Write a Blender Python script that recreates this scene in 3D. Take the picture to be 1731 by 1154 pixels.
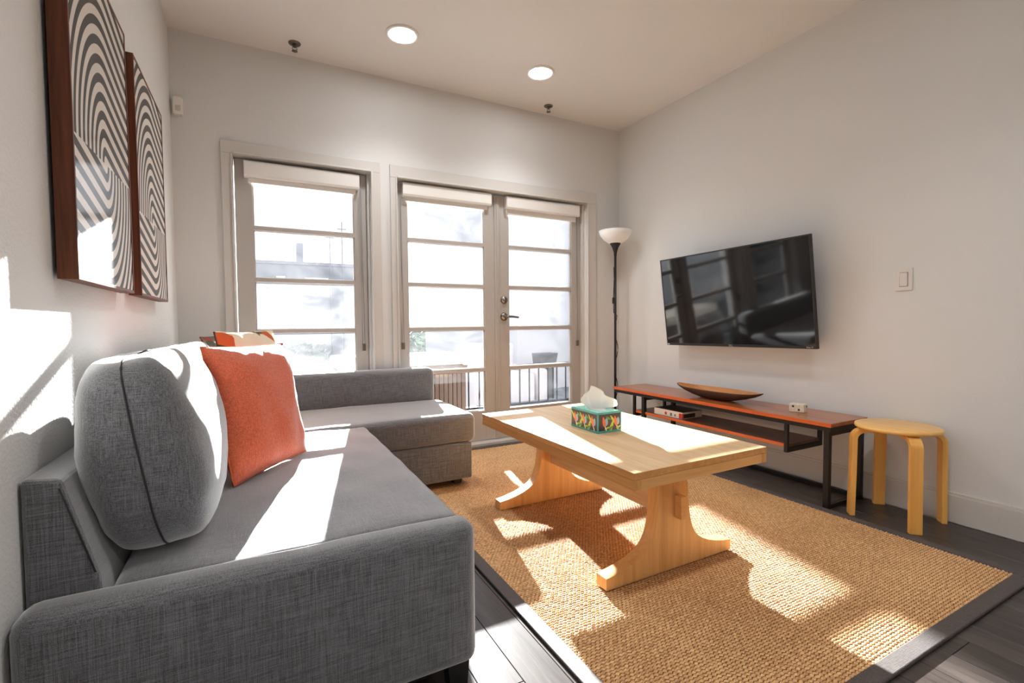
import bpy, bmesh, math, random
from mathutils import Vector, Matrix, noise
random.seed(7)
for o in list(bpy.data.objects): bpy.data.objects.remove(o)
scene = bpy.context.scene
COL = scene.collection

# ------------------------------------------------------------------ camera
cam_d = bpy.data.cameras.new('camera'); cam = bpy.data.objects.new('camera', cam_d); COL.objects.link(cam)
cam_d.sensor_width = 36.0; cam_d.lens = 810.27 / 1731 * 36.0; cam_d.clip_start = 0.02; cam_d.clip_end = 500
CR = Vector((0.88286341, -0.46955959, -0.00812306)); CU = Vector((0.02570494, 0.03104501, 0.9991874)); CF = Vector((0.46892584, 0.8823548, -0.0394785))
m = Matrix((CR, CU, -CF)).transposed().to_4x4(); m.translation = (0.4067, -3.4439, 0.98); cam.matrix_world = m
scene.camera = cam

# ------------------------------------------------------------------ light and exposure
vs = scene.view_settings
scene.display_settings.display_device = 'sRGB'
vs.view_transform = 'Standard'; vs.look = 'None'; vs.gamma = 1.0; vs.use_curve_mapping = False
vs.exposure = 0.52
SUN_DIR = Vector((-0.214, -1.0, -0.346)).normalized()      # direction the light travels
SUN_E = 34.0
SKY_STRENGTH = 1.2
CAN_L = 33.0
CAN_W = 26.0

world = bpy.data.worlds.new('sky'); scene.world = world; world.use_nodes = True
wn, wl = world.node_tree.nodes, world.node_tree.links
wn.clear()
wo = wn.new('ShaderNodeOutputWorld'); wb = wn.new('ShaderNodeBackground'); wl.new(wb.outputs[0], wo.inputs[0])
tc = wn.new('ShaderNodeTexCoord'); mp = wn.new('ShaderNodeMapping'); mp.inputs['Scale'].default_value = (1.0, 1.0, 2.6)
wl.new(tc.outputs['Generated'], mp.inputs[0])
nz = wn.new('ShaderNodeTexNoise'); nz.inputs['Scale'].default_value = 1.4; nz.inputs['Detail'].default_value = 7; nz.inputs['Roughness'].default_value = .55
wl.new(mp.outputs[0], nz.inputs[0])
cr = wn.new('ShaderNodeValToRGB'); cr.color_ramp.elements[0].position = .42; cr.color_ramp.elements[0].color = (.60, .74, 1.0, 1)
cr.color_ramp.elements[1].position = .62; cr.color_ramp.elements[1].color = (1.25, 1.27, 1.3, 1)
wl.new(nz.outputs[0], cr.inputs[0]); wl.new(cr.outputs[0], wb.inputs[0]); wb.inputs[1].default_value = SKY_STRENGTH

sd = bpy.data.lights.new('sun', 'SUN'); sd.energy = SUN_E; sd.angle = math.radians(0.5); sd.color = (1.0, .985, .965)
so = bpy.data.objects.new('sun', sd); COL.objects.link(so); so.rotation_euler = SUN_DIR.to_track_quat('-Z', 'Y').to_euler(); so.location = (3, 12, 6)

# ------------------------------------------------------------------ materials
def new_mat(name):
    mt = bpy.data.materials.new(name); mt.use_nodes = True
    nt = mt.node_tree; b = nt.nodes['Principled BSDF']
    return mt, nt.nodes, nt.links, b
def lin(r, g, b):
    f = lambda c: (c / 255) / 12.92 if c / 255 <= .04045 else ((c / 255 + .055) / 1.055) ** 2.4
    return (f(r), f(g), f(b), 1)
def plain(name, col, rough=.5, metal=0, bump=None, vary=None, spec=.5, coat=0, trans=0):
    mt, N, L, b = new_mat(name)
    b.inputs['Base Color'].default_value = col; b.inputs['Roughness'].default_value = rough; b.inputs['Metallic'].default_value = metal
    b.inputs['Specular IOR Level'].default_value = spec; b.inputs['Coat Weight'].default_value = coat; b.inputs['Coat Roughness'].default_value = .05
    t = N.new('ShaderNodeTexCoord')
    if vary:
        sc, amt = vary
        n = N.new('ShaderNodeTexNoise'); n.inputs['Scale'].default_value = sc; n.inputs['Detail'].default_value = 4; L.new(t.outputs['Object'], n.inputs[0])
        r = N.new('ShaderNodeValToRGB'); r.color_ramp.elements[0].position = .3; r.color_ramp.elements[1].position = .7
        r.color_ramp.elements[0].color = tuple(c * (1 - amt) for c in col[:3]) + (1,); r.color_ramp.elements[1].color = tuple(min(1, c * (1 + amt)) for c in col[:3]) + (1,)
        L.new(n.outputs[0], r.inputs[0]); L.new(r.outputs[0], b.inputs['Base Color'])
    if bump:
        sc, st, ds = bump
        n = N.new('ShaderNodeTexNoise'); n.inputs['Scale'].default_value = sc; n.inputs['Detail'].default_value = 3; L.new(t.outputs['Object'], n.inputs[0])
        bp = N.new('ShaderNodeBump'); bp.inputs['Strength'].default_value = st; bp.inputs['Distance'].default_value = ds
        L.new(n.outputs[0], bp.inputs['Height']); L.new(bp.outputs[0], b.inputs['Normal'])
    return mt
def wood(name, c1, c2, axis='Y', scale=1.0, rough=.4, spec=.5, bump=.15, rnd=False, rings=.5, coat=0):
    mt, N, L, b = new_mat(name)
    t = N.new('ShaderNodeTexCoord'); mp = N.new('ShaderNodeMapping')
    s = {'X': (1.2, 22, 22), 'Y': (22, 1.2, 22), 'Z': (22, 22, 1.2)}[axis]
    mp.inputs['Scale'].default_value = tuple(v * scale for v in s)
    if rnd:
        oi = N.new('ShaderNodeObjectInfo'); mu = N.new('ShaderNodeMath'); mu.operation = 'MULTIPLY'; mu.inputs[1].default_value = 37.0
        L.new(oi.outputs['Random'], mu.inputs[0]); ad = N.new('ShaderNodeVectorMath'); ad.operation = 'ADD'
        L.new(t.outputs['Object'], ad.inputs[0]); L.new(mu.outputs[0], ad.inputs[1]); L.new(ad.outputs[0], mp.inputs[0])
    else: L.new(t.outputs['Object'], mp.inputs[0])
    n1 = N.new('ShaderNodeTexNoise'); n1.inputs['Scale'].default_value = 1.0; n1.inputs['Detail'].default_value = 6; n1.inputs['Roughness'].default_value = .65; n1.inputs['Distortion'].default_value = rings
    L.new(mp.outputs[0], n1.inputs[0])
    n2 = N.new('ShaderNodeTexNoise'); n2.inputs['Scale'].default_value = 6.0; n2.inputs['Detail'].default_value = 3; L.new(mp.outputs[0], n2.inputs[0])
    mx = N.new('ShaderNodeMath'); mx.operation = 'MULTIPLY_ADD'; mx.inputs[1].default_value = .35; L.new(n2.outputs[0], mx.inputs[0]); L.new(n1.outputs[0], mx.inputs[2])
    r = N.new('ShaderNodeValToRGB'); r.color_ramp.elements[0].position = .45; r.color_ramp.elements[1].position = .85
    r.color_ramp.elements[0].color = c1; r.color_ramp.elements[1].color = c2
    L.new(mx.outputs[0], r.inputs[0])
    if rnd:
        hs = N.new('ShaderNodeHueSaturation'); mr = N.new('ShaderNodeMapRange'); mr.inputs['To Min'].default_value = .75; mr.inputs['To Max'].default_value = 1.25
        L.new(oi.outputs['Random'], mr.inputs[0]); L.new(mr.outputs[0], hs.inputs['Value']); L.new(r.outputs[0], hs.inputs['Color']); L.new(hs.outputs[0], b.inputs['Base Color'])
    else: L.new(r.outputs[0], b.inputs['Base Color'])
    b.inputs['Roughness'].default_value = rough; b.inputs['Specular IOR Level'].default_value = spec; b.inputs['Coat Weight'].default_value = coat; b.inputs['Coat Roughness'].default_value = .15
    bp = N.new('ShaderNodeBump'); bp.inputs['Strength'].default_value = bump; bp.inputs['Distance'].default_value = .001
    L.new(mx.outputs[0], bp.inputs['Height']); L.new(bp.outputs[0], b.inputs['Normal'])
    return mt
def fabric(name, dark, light, thread=620, length=16, bump=.35, sheen=1.0):
    """linen: streaks of thread along all three axes, heathered"""
    mt, N, L, b = new_mat(name)
    t = N.new('ShaderNodeTexCoord'); outs = []
    for s in ((length, thread, thread), (thread, length, thread), (thread, thread, length)):
        mp = N.new('ShaderNodeMapping'); mp.inputs['Scale'].default_value = s; L.new(t.outputs['Object'], mp.inputs[0])
        n = N.new('ShaderNodeTexNoise'); n.inputs['Scale'].default_value = 1; n.inputs['Detail'].default_value = 2; n.inputs['Roughness'].default_value = .6; L.new(mp.outputs[0], n.inputs[0]); outs.append(n)
    a = N.new('ShaderNodeMath'); a.operation = 'ADD'; L.new(outs[0].outputs[0], a.inputs[0]); L.new(outs[1].outputs[0], a.inputs[1])
    c = N.new('ShaderNodeMath'); c.operation = 'ADD'; L.new(a.outputs[0], c.inputs[0]); L.new(outs[2].outputs[0], c.inputs[1])
    mr = N.new('ShaderNodeMapRange'); mr.inputs['From Min'].default_value = 1.2; mr.inputs['From Max'].default_value = 1.8; L.new(c.outputs[0], mr.inputs[0])
    r = N.new('ShaderNodeValToRGB'); r.color_ramp.elements[0].color = dark; r.color_ramp.elements[1].color = light
    L.new(mr.outputs[0], r.inputs[0]); L.new(r.outputs[0], b.inputs['Base Color'])
    b.inputs['Roughness'].default_value = .62; b.inputs['Specular IOR Level'].default_value = .5
    b.inputs['Sheen Weight'].default_value = sheen; b.inputs['Sheen Roughness'].default_value = .5
    bp = N.new('ShaderNodeBump'); bp.inputs['Strength'].default_value = bump; bp.inputs['Distance'].default_value = .0015
    L.new(c.outputs[0], bp.inputs['Height']); L.new(bp.outputs[0], b.inputs['Normal'])
    return mt
def emit(name, col, strength):
    mt, N, L, b = new_mat(name)
    b.inputs['Base Color'].default_value = (.8, .8, .8, 1); b.inputs['Emission Color'].default_value = col; b.inputs['Emission Strength'].default_value = strength
    return mt

WALL = lin(221, 220, 218)
MAT = dict(
    wall=plain('wall_paint', WALL, .75, bump=(150, .25, .002), spec=.25),
    wall_left=plain('wall_paint_textured', lin(228, 226, 223), .75, bump=(110, .55, .004), spec=.25),
    ceiling=plain('ceiling_paint', lin(232, 227, 222), .85, spec=.2),
    trim=plain('trim_paint', lin(210, 206, 201), .35),
    sash=plain('sash_paint', lin(184, 178, 172), .4),
    blind=plain('blind_white', lin(236, 233, 228), .5),
    floor=wood('dark_plank', lin(34, 29, 27), lin(72, 64, 60), 'Y', 1.6, .33, .5, .3, rnd=True),
    floor_gap=plain('floor_gap', lin(18, 15, 14), .8),
    linen=fabric('grey_linen', lin(44, 44, 46), lin(124, 124, 128)),
    linen_seam=plain('seam_thread', lin(48, 47, 48), .9),
    orange=fabric('orange_fabric', lin(176, 66, 32), lin(226, 104, 58), 380, 14, .4, .3),
    orange_piping=plain('orange_piping', lin(196, 92, 56), .9),
    black=plain('black_metal', lin(26, 25, 25), .45, .2, vary=(30, .15)),
    blackplastic=plain('black_plastic', lin(24, 23, 22), .4),
    foot=plain('sofa_foot_black', lin(22, 20, 19), .5),
    oak=wood('oak_veneer', lin(198, 162, 120), lin(226, 194, 152), 'Y', 1.2, .38, .4, .08),
    oakedge=wood('oak_edge', lin(196, 134, 74), lin(222, 164, 100), 'Y', 1.2, .4, .4, .08),
    oakx=wood('oak_veneer_cross', lin(214, 156, 92), lin(236, 184, 120), 'X', 1.2, .4, .4, .08),
    oakz=wood('oak_veneer_up', lin(214, 154, 88), lin(236, 184, 118), 'Z', 1.2, .4, .4, .08),
    birch=wood('birch_plywood', lin(236, 168, 80), lin(250, 194, 106), 'Z', .8, .35, .5, .04, coat=.2),
    birchtop=wood('birch_seat', lin(232, 172, 88), lin(248, 198, 116), 'Y', .7, .33, .5, .03, coat=.2),
    shaded_shelf=wood('shaded_shelf_veneer', lin(70, 36, 22), lin(108, 62, 40), 'Y', .9, .3, .5, .05, coat=.2),  # shelf colour darkened to paint in the shade under the top board
    orangeedge=wood('orange_edge_band', lin(190, 80, 32), lin(222, 110, 50), 'Y', .9, .35, .5, .05),
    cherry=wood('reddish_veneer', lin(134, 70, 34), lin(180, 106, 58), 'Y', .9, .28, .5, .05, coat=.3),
    walnut=wood('walnut_frame', lin(66, 32, 18), lin(128, 70, 40), 'Z', 1.3, .45, .4, .1),
    bowl=wood('bowl_wood', lin(170, 106, 54), lin(210, 144, 84), 'Y', 1.0, .5, .4, .1),
    bowl_out=wood('bowl_wood_dark', lin(58, 42, 34), lin(94, 72, 60), 'Y', 1.0, .55, .4, .1),
    binding=fabric('rug_binding', lin(52, 44, 42), lin(84, 74, 70), 420, 40, .3, .1),
    chrome=plain('satin_nickel', lin(150, 145, 138), .28, 1),
    white=plain('white_plastic', lin(236, 232, 226), .4),
    switch=plain('switch_white', lin(222, 217, 211), .35),
    shade=plain('frosted_shade', lin(252, 251, 250), .4),
    steel=plain('sprinkler_metal', lin(120, 112, 104), .35, .9),
    tissue=plain('tissue_paper', lin(244, 243, 240), .9, spec=.1),
    stone=plain('pale_stone', lin(222, 212, 192), .6, vary=(60, .15)),
    darkinside=plain('dark_inside', lin(30, 26, 24), .7),
    pole=plain('pole_metal', lin(100, 104, 112), .6),
)
# TV screen: glossy black
MAT['screen'] = plain('screen_glass', (.006, .006, .007, 1), .06, 0, spec=.5, coat=.1)
# ---- glass with condensation
def glass(name, lo, hi, seed):
    mt = bpy.data.materials.new(name); mt.use_nodes = True; N, L = mt.node_tree.nodes, mt.node_tree.links; N.clear()
    out = N.new('ShaderNodeOutputMaterial'); tr = N.new('ShaderNodeBsdfTransparent'); tr.inputs[0].default_value = (.965, .98, .985, 1)
    tl = N.new('ShaderNodeBsdfTranslucent'); tl.inputs[0].default_value = (.93, .95, 1.0, 1)
    gl = N.new('ShaderNodeBsdfGlossy'); gl.inputs['Roughness'].default_value = .03
    t = N.new('ShaderNodeTexCoord'); mp = N.new('ShaderNodeMapping'); mp.inputs['Location'].default_value = (seed, seed * .7, 0); mp.inputs['Scale'].default_value = (1, 1, 1.6); L.new(t.outputs['Object'], mp.inputs[0])
    n = N.new('ShaderNodeTexNoise'); n.inputs['Scale'].default_value = 3.0; n.inputs['Detail'].default_value = 7; n.inputs['Roughness'].default_value = .6; n.inputs['Distortion'].default_value = .6; L.new(mp.outputs[0], n.inputs[0])
    r = N.new('ShaderNodeMapRange'); r.inputs['From Min'].default_value = .35; r.inputs['From Max'].default_value = .68; r.inputs['To Min'].default_value = lo; r.inputs['To Max'].default_value = hi; L.new(n.outputs[0], r.inputs[0])
    m1 = N.new('ShaderNodeMixShader'); L.new(r.outputs[0], m1.inputs[0]); L.new(tr.outputs[0], m1.inputs[1]); L.new(tl.outputs[0], m1.inputs[2])
    fr = N.new('ShaderNodeFresnel'); fr.inputs[0].default_value = 1.25
    m2 = N.new('ShaderNodeMixShader'); L.new(fr.outputs[0], m2.inputs[0]); L.new(m1.outputs[0], m2.inputs[1]); L.new(gl.outputs[0], m2.inputs[2])
    L.new(m2.outputs[0], out.inputs[0])
    return mt
MAT['glass_clear'] = glass('pane_light_mist', .003, .012, 1.3)
MAT['glass_mid'] = glass('pane_mist', .005, .026, 4.1)
MAT['glass_fog'] = glass('pane_condensation', .014, .058, 8.7)

# ------------------------------------------------------------------ helpers
def tag(o, label=None, cat=None, group=None, kind=None):
    if label: o['label'] = label
    if cat: o['category'] = cat
    if group: o['group'] = group
    if kind: o['kind'] = kind
    return o
def empty(name, loc, label=None, cat=None, group=None, kind=None):
    o = bpy.data.objects.new(name, None); COL.objects.link(o); o.location = loc; o.empty_display_size = .05
    return tag(o, label, cat, group, kind)
ORG = {}
def world_loc(o): 
    v = Vector(o.location)
    return v + world_loc(o.parent) if o.parent else v
def link(name, bm, mat, parent=None, smooth=False, origin=None):
    """bm holds WORLD coordinates; the object's origin is put at the base centre of its bounds"""
    me = bpy.data.meshes.new(name)
    bm.normal_update()
    if origin is None:
        xs = [v.co.x for v in bm.verts]; ys = [v.co.y for v in bm.verts]; zs = [v.co.z for v in bm.verts]
        origin = Vector(((min(xs) + max(xs)) / 2, (min(ys) + max(ys)) / 2, min(zs)))
    origin = Vector(origin)
    bmesh.ops.translate(bm, verts=bm.verts, vec=-origin)
    bm.to_mesh(me); bm.free()
    mats = mat if isinstance(mat, (list, tuple)) else [mat]
    for q in mats: me.materials.append(MAT[q] if isinstance(q, str) else q)
    if smooth:
        for p in me.polygons: p.use_smooth = True
    o = bpy.data.objects.new(name, me); COL.objects.link(o)
    if parent: o.parent = parent; o.location = origin - world_loc(parent)
    else: o.location = origin
    return o
def bm_box(bm, x0, x1, y0, y1, z0, z1, bevel=0, seg=2):
    r = bmesh.ops.create_cube(bm, size=1)
    for v in r['verts']: v.co = Vector(((x0 + x1) / 2 + v.co.x * (x1 - x0), (y0 + y1) / 2 + v.co.y * (y1 - y0), (z0 + z1) / 2 + v.co.z * (z1 - z0)))
    if bevel:
        es = list({e for v in r['verts'] for e in v.link_edges})
        bmesh.ops.bevel(bm, geom=es, offset=bevel, segments=seg, profile=.5, affect='EDGES')
def box(name, x0, x1, y0, y1, z0, z1, mat, parent=None, bevel=.002, seg=2, smooth=False):
    bm = bmesh.new(); bm_box(bm, x0, x1, y0, y1, z0, z1, bevel, seg)
    return link(name, bm, mat, parent, smooth)
def boxes(name, lst, mat, parent=None, bevel=0):
    bm = bmesh.new()
    for b in lst: bm_box(bm, *b, bevel=bevel)
    return link(name, bm, mat, parent)
def bm_lathe(bm, prof, c, n=32, cap=True):
    rings = []
    for r, z in prof:
        if r < 1e-5: rings.append([bm.verts.new((c[0], c[1], c[2] + z))])
        else: rings.append([bm.verts.new((c[0] + r * math.cos(2 * math.pi * k / n), c[1] + r * math.sin(2 * math.pi * k / n), c[2] + z)) for k in range(n)])
    for a, b in zip(rings, rings[1:]):
        for k in range(n):
            q = (k + 1) % n
            if len(a) == 1 and len(b) == 1: continue
            if len(a) == 1: bm.faces.new((a[0], b[q], b[k]))
            elif len(b) == 1: bm.faces.new((a[k], a[q], b[0]))
            else: bm.faces.new((a[k], a[q], b[q], b[k]))
    if cap:
        if len(rings[0]) > 1: bm.faces.new(list(reversed(rings[0])))
        if len(rings[-1]) > 1: bm.faces.new(rings[-1])
def lathe(name, prof, c, mat, parent=None, n=32, cap=True, smooth=True):
    bm = bmesh.new(); bm_lathe(bm, prof, c, n, cap); bmesh.ops.recalc_face_normals(bm, faces=bm.faces)
    o = link(name, bm, mat, parent, smooth)
    return o
def bm_tube(bm, pts, r, n=8, closed=False):
    pts = [Vector(p) for p in pts]; rings = []
    up = Vector((0, 0, 1))
    N = len(pts)
    for i, p in enumerate(pts):
        a = pts[(i - 1) % N] if (i > 0 or closed) else p; b = pts[(i + 1) % N] if (i < N - 1 or closed) else p
        d = (b - a).normalized()
        s = d.cross(up)
        if s.length < 1e-3: s = d.cross(Vector((1, 0, 0)))
        s.normalize(); t = s.cross(d)
        rr = r(i / max(1, N - 1)) if callable(r) else r
        rings.append([bm.verts.new(p + (s * math.cos(2 * math.pi * k / n) + t * math.sin(2 * math.pi * k / n)) * rr) for k in range(n)])
    seq = list(zip(rings, rings[1:])) + ([(rings[-1], rings[0])] if closed else [])
    for a, b in seq:
        for k in range(n): bm.faces.new((a[k], a[(k + 1) % n], b[(k + 1) % n], b[k]))
    if not closed: bm.faces.new(list(reversed(rings[0]))); bm.faces.new(rings[-1])
def tube(name, pts, r, mat, parent=None, n=8, closed=False):
    bm = bmesh.new(); bm_tube(bm, pts, r, n, closed); bmesh.ops.recalc_face_normals(bm, faces=bm.faces)
    return link(name, bm, mat, parent, True)
def prism(name, poly, axis, a, b, mat, parent=None, bevel=0, smooth=False):
    """poly in the plane perpendicular to axis: axis Y -> (x,z); axis X -> (y,z); axis Z -> (x,y)"""
    bm = bmesh.new()
    f = {'Y': lambda p, t: (p[0], t, p[1]), 'X': lambda p, t: (t, p[0], p[1]), 'Z': lambda p, t: (p[0], p[1], t)}[axis]
    A = [bm.verts.new(f(p, a)) for p in poly]; B = [bm.verts.new(f(p, b)) for p in poly]; n = len(poly)
    bm.faces.new(A); bm.faces.new(list(reversed(B)))
    for k in range(n): bm.faces.new((A[k], B[k], B[(k + 1) % n], A[(k + 1) % n]))
    bmesh.ops.recalc_face_normals(bm, faces=bm.faces)
    if bevel: bmesh.ops.bevel(bm, geom=[e for e in bm.edges], offset=bevel, segments=2, profile=.5, affect='EDGES')
    return link(name, bm, mat, parent, smooth)
def smooth_by_angle(o, deg=40):
    me = o.data
    for p in me.polygons: p.use_smooth = True
    bm = bmesh.new(); bm.from_mesh(me)
    for e in bm.edges:
        e.smooth = not (len(e.link_faces) == 2 and e.calc_face_angle() > math.radians(deg))
    bm.to_mesh(me); bm.free()
    return o
def text_mesh(name, body, size, mat, parent, mw, extrude=.0006):
    cu = bpy.data.curves.new(name, 'FONT'); cu.body = body; cu.size = size; cu.align_x = 'CENTER'; cu.align_y = 'CENTER'; cu.extrude = extrude; cu.resolution_u = 2
    tmp = bpy.data.objects.new(name + '_tmp', cu); COL.objects.link(tmp)
    dg = bpy.context.evaluated_depsgraph_get(); me = bpy.data.meshes.new_from_object(tmp.evaluated_get(dg)); bpy.data.objects.remove(tmp)
    bm = bmesh.new(); bm.from_mesh(me); bpy.data.meshes.remove(me); bmesh.ops.transform(bm, matrix=mw, verts=bm.verts)
    return link(name, bm, mat, parent)

# ------------------------------------------------------------------ room shell
W, H, YB = 3.3554, 2.7044, -6.6
XL = -.008
tag(boxes('ceiling', [(-.15, W + .15, YB - .15, .22, H, H + .15)], 'ceiling'), kind='structure')
tag(boxes('wall_left', [(-.17, XL, YB - .15, .22, -.1, H)], 'wall_left'), kind='structure')
tag(boxes('wall_right', [(W, W + .15, YB - .15, .22, -.1, H)], 'wall'), kind='structure')
tag(boxes('wall_near', [(XL, W, YB - .15, YB, -.1, H)], 'wall'), kind='structure')
WX0, WX1, WZ0, WZ1 = .300, 1.130, .250, 2.030
DX0, DX1, DZ1 = 1.312, 2.985, 2.015
tag(boxes('wall_far', [(XL, WX0, 0, .22, -.1, H), (WX1, DX0, 0, .22, -.1, H), (DX1, W, 0, .22, -.1, H),
                       (WX0, WX1, 0, .22, WZ1, H), (DX0, DX1, 0, .22, DZ1, H), (WX0, WX1, 0, .22, -.1, WZ0)], 'wall'), kind='structure')
# floor: sub-base and planks running towards the windows
fl = empty('floor', (W / 2, -3.3, 0), kind='structure')
box('subfloor', XL, W, YB, .22, -.1, -.0125, 'floor_gap', fl, 0)
PW, PL = .115, 1.22
bm = bmesh.new(); bm_box(bm, -PW / 2 + .0008, PW / 2 - .0008, -PL / 2 + .0008, PL / 2 - .0008, -.012, 0, .0012, 1)
plank_me = {}
def plank(x, y0, y1):
    key = round(y1 - y0, 3)
    if key not in plank_me:
        b2 = bmesh.new(); L_ = y1 - y0; bm_box(b2, -PW / 2 + .0007, PW / 2 - .0007, -L_ / 2 + .0008, L_ / 2 - .0008, -.012, 0, .0011, 1)
        me = bpy.data.meshes.new('plank'); b2.to_mesh(me); b2.free(); me.materials.append(MAT['floor']); plank_me[key] = me
    o = bpy.data.objects.new('plank', plank_me[key]); COL.objects.link(o); o.parent = fl; o.location = Vector((x, (y0 + y1) / 2, 0)) - fl.location
bm.free()
x = PW / 2 + XL; row = 0
offs = [0, .61, .3, .9, .45, .1, .75]
while x - PW / 2 < W - .01:
    o_ = offs[row % 7]; y = YB - 1.22 + o_
    while y < 0.03:
        a, b = max(y, YB), min(y + PL, .03)
        if b - a > .02 and x + PW / 2 < W + .03: plank(min(x, W - PW / 2), a, b)
        y += PL
    x += PW; row += 1
# baseboards with a stepped cap
def baseboard(name, pts_x, pts_y, side):
    pass
tag(boxes('baseboard_right', [(W - .014, W, YB, -.016, 0, .132), (W - .009, W, YB, -.016, .132, .1454)], 'trim', bevel=.0015), kind='structure')
tag(boxes('baseboard_left', [(XL, XL + .014, YB, -.016, 0, .132), (XL, XL + .009, YB, -.016, .132, .1454)], 'trim', bevel=.0015), kind='structure')
tag(boxes('baseboard_far', [(3.082, W - .001, -.014, 0, 0, .132), (3.082, W - .001, -.009, 0, .132, .1454)], 'trim', bevel=.0015), kind='structure')
# casings
def casing(name, x0, x1, xi0, xi1, zt, zi, zb):
    t = empty(name, ((x0 + x1) / 2, -.01, zb), kind='structure')
    for a, b in ((x0, xi0), (xi1, x1)):
        o = box('casing_board', a, b, -.018, -.0, zb, zi, 'trim', t, .003)
        inner = b if a == x0 else a
        s = 1 if a == x0 else -1
        box('casing_bead', inner - (.012 if s > 0 else 0), inner + (0 if s > 0 else .012), -.026, -.018, zb, zi, 'trim', o, .003)
    o = box('casing_board', x0, x1, -.018, 0, zi, zt, 'trim', t, .003)
    box('casing_bead', xi0, xi1, -.026, -.018, zi, zi + .012, 'trim', o, .003)
    return t
casing('trim_1', .238, 1.194, WX0, WX1, 2.105, WZ1, .2)
casing('trim_2', 1.263, 3.080, DX0, DX1, 2.105, DZ1, 0)
tag(boxes('trim_3', [(WX0 - .05, WX1 + .05, -.04, .06, WZ0 - .03, WZ0)], 'trim', bevel=.004), kind='structure')

GLY = .088
BARS = [.272, .604, .936, 1.270, 1.600]
def leaf(name, x0, x1, gx0, gx1, z0, z1, gz1, fogs, kind='structure', low=0):
    """a glazed leaf: stiles, rails, muntins and one pane per light"""
    y0, y1 = .062, .112
    t = empty(name, ((x0 + x1) / 2, (y0 + y1) / 2, z0), kind=kind)
    box('stile', x0, gx0, y0, y1, z0, z1, 'sash', t, .003); box('stile', gx1, x1, y0, y1, z0, z1, 'sash', t, .003)
    box('rail', gx0, gx1, y0, y1, z0, BARS[0] - .0, 'sash', t, .003); box('rail', gx0, gx1, y0, y1, gz1, z1, 'sash', t, .003)
    zz = BARS + [gz1]
    for b in BARS[1:]:
        prism('muntin', [(y0 + .012, b - .018), (y0, b - .012), (y0, b + .012), (y0 + .012, b + .018), (y1 - .006, b + .018), (y1 - .006, b - .018)], 'X', gx0, gx1, 'sash', t)
    for k in range(5):
        lo = zz[k] + (.018 if k else 0); hi = zz[k + 1] - (.018 if k < 4 else 0)
        box('pane', gx0, gx1, GLY - .002, GLY + .002, lo, hi, fogs[k], t, 0)
        for s, a, b in ((0, gx0, gx0 + .007), (1, gx1 - .007, gx1)):
            box('glazing_bead', a, b, y0 + .008, GLY - .003, lo, hi, 'sash', t, .002)
    return t
F_, M_, C_ = 'glass_fog', 'glass_mid', 'glass_clear'
leaf('window_1', WX0 + .003, WX1 - .02, .403, 1.025, WZ0 + .003, WZ1 - .004, 1.935, [F_, F_, F_, M_, C_])
d1 = leaf('door_1', DX0 + .010, 2.136, 1.403, 2.025, .030, DZ1 - .010, 1.935, [C_, M_, F_, F_, M_])
d2 = leaf('door_2', 2.139, DX1 - .022, 2.245, 2.870, .030, DZ1 - .010, 1.935, [C_, C_, M_, F_, M_])
box('astragal', 2.112, 2.158, .052, .062, .032, DZ1 - .012, 'sash', d1, .003)
box('astragal_bead', 2.128, 2.142, .046, .052, .032, DZ1 - .03, 'sash', d1, .003)
# jamb stop strips and threshold
tag(boxes('trim_4', [(DX1 - .020, DX1, .03, .12, .03, DZ1 - .002), (DX0, DX0 + .008, .03, .12, .03, DZ1 - .002), (WX1 - .018, WX1, .03, .12, WZ0, WZ1)], 'trim', bevel=.002), kind='structure')
tag(boxes('trim_5', [(DX0, DX1, -.012, .2, 0.0005, .028)], 'trim', bevel=.004), kind='structure')
# lock and lever on the right leaf
def rod(name, p, q, r, mat, parent, n=20, r2=None):
    p, q = Vector(p), Vector(q)
    return tube(name, [p, p.lerp(q, .5), q], r if r2 is None else (lambda t: r + (r2 - r) * t), mat, parent, n)
lk = empty('deadbolt', (2.198, .06, 1.165), 'round satin nickel deadbolt above the lever on the right glazed door', 'lock')
rod('rose', (2.198, .0615, 1.165), (2.198, .047, 1.165), .031, 'chrome', lk, r2=.027); rod('cylinder', (2.198, .047, 1.165), (2.198, .041, 1.165), .014, 'chrome', lk)
box('thumb_turn', 2.194, 2.202, .026, .042, 1.150, 1.180, 'chrome', lk, .002)
lv = empty('door_lever', (2.198, .06, 1.028), 'satin nickel lever handle on the right glazed door', 'handle')
rod('rose', (2.198, .0615, 1.028), (2.198, .046, 1.028), .034, 'chrome', lv, r2=.029); rod('neck', (2.198, .046, 1.028), (2.198, .006, 1.028), .010, 'chrome', lv)
tube('lever_arm', [(2.190, .008, 1.028), (2.215, .004, 1.029), (2.245, .004, 1.028), (2.275, .006, 1.025), (2.305, .010, 1.022)], lambda t: .011 - .003 * t, 'chrome', lv, 10)

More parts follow.
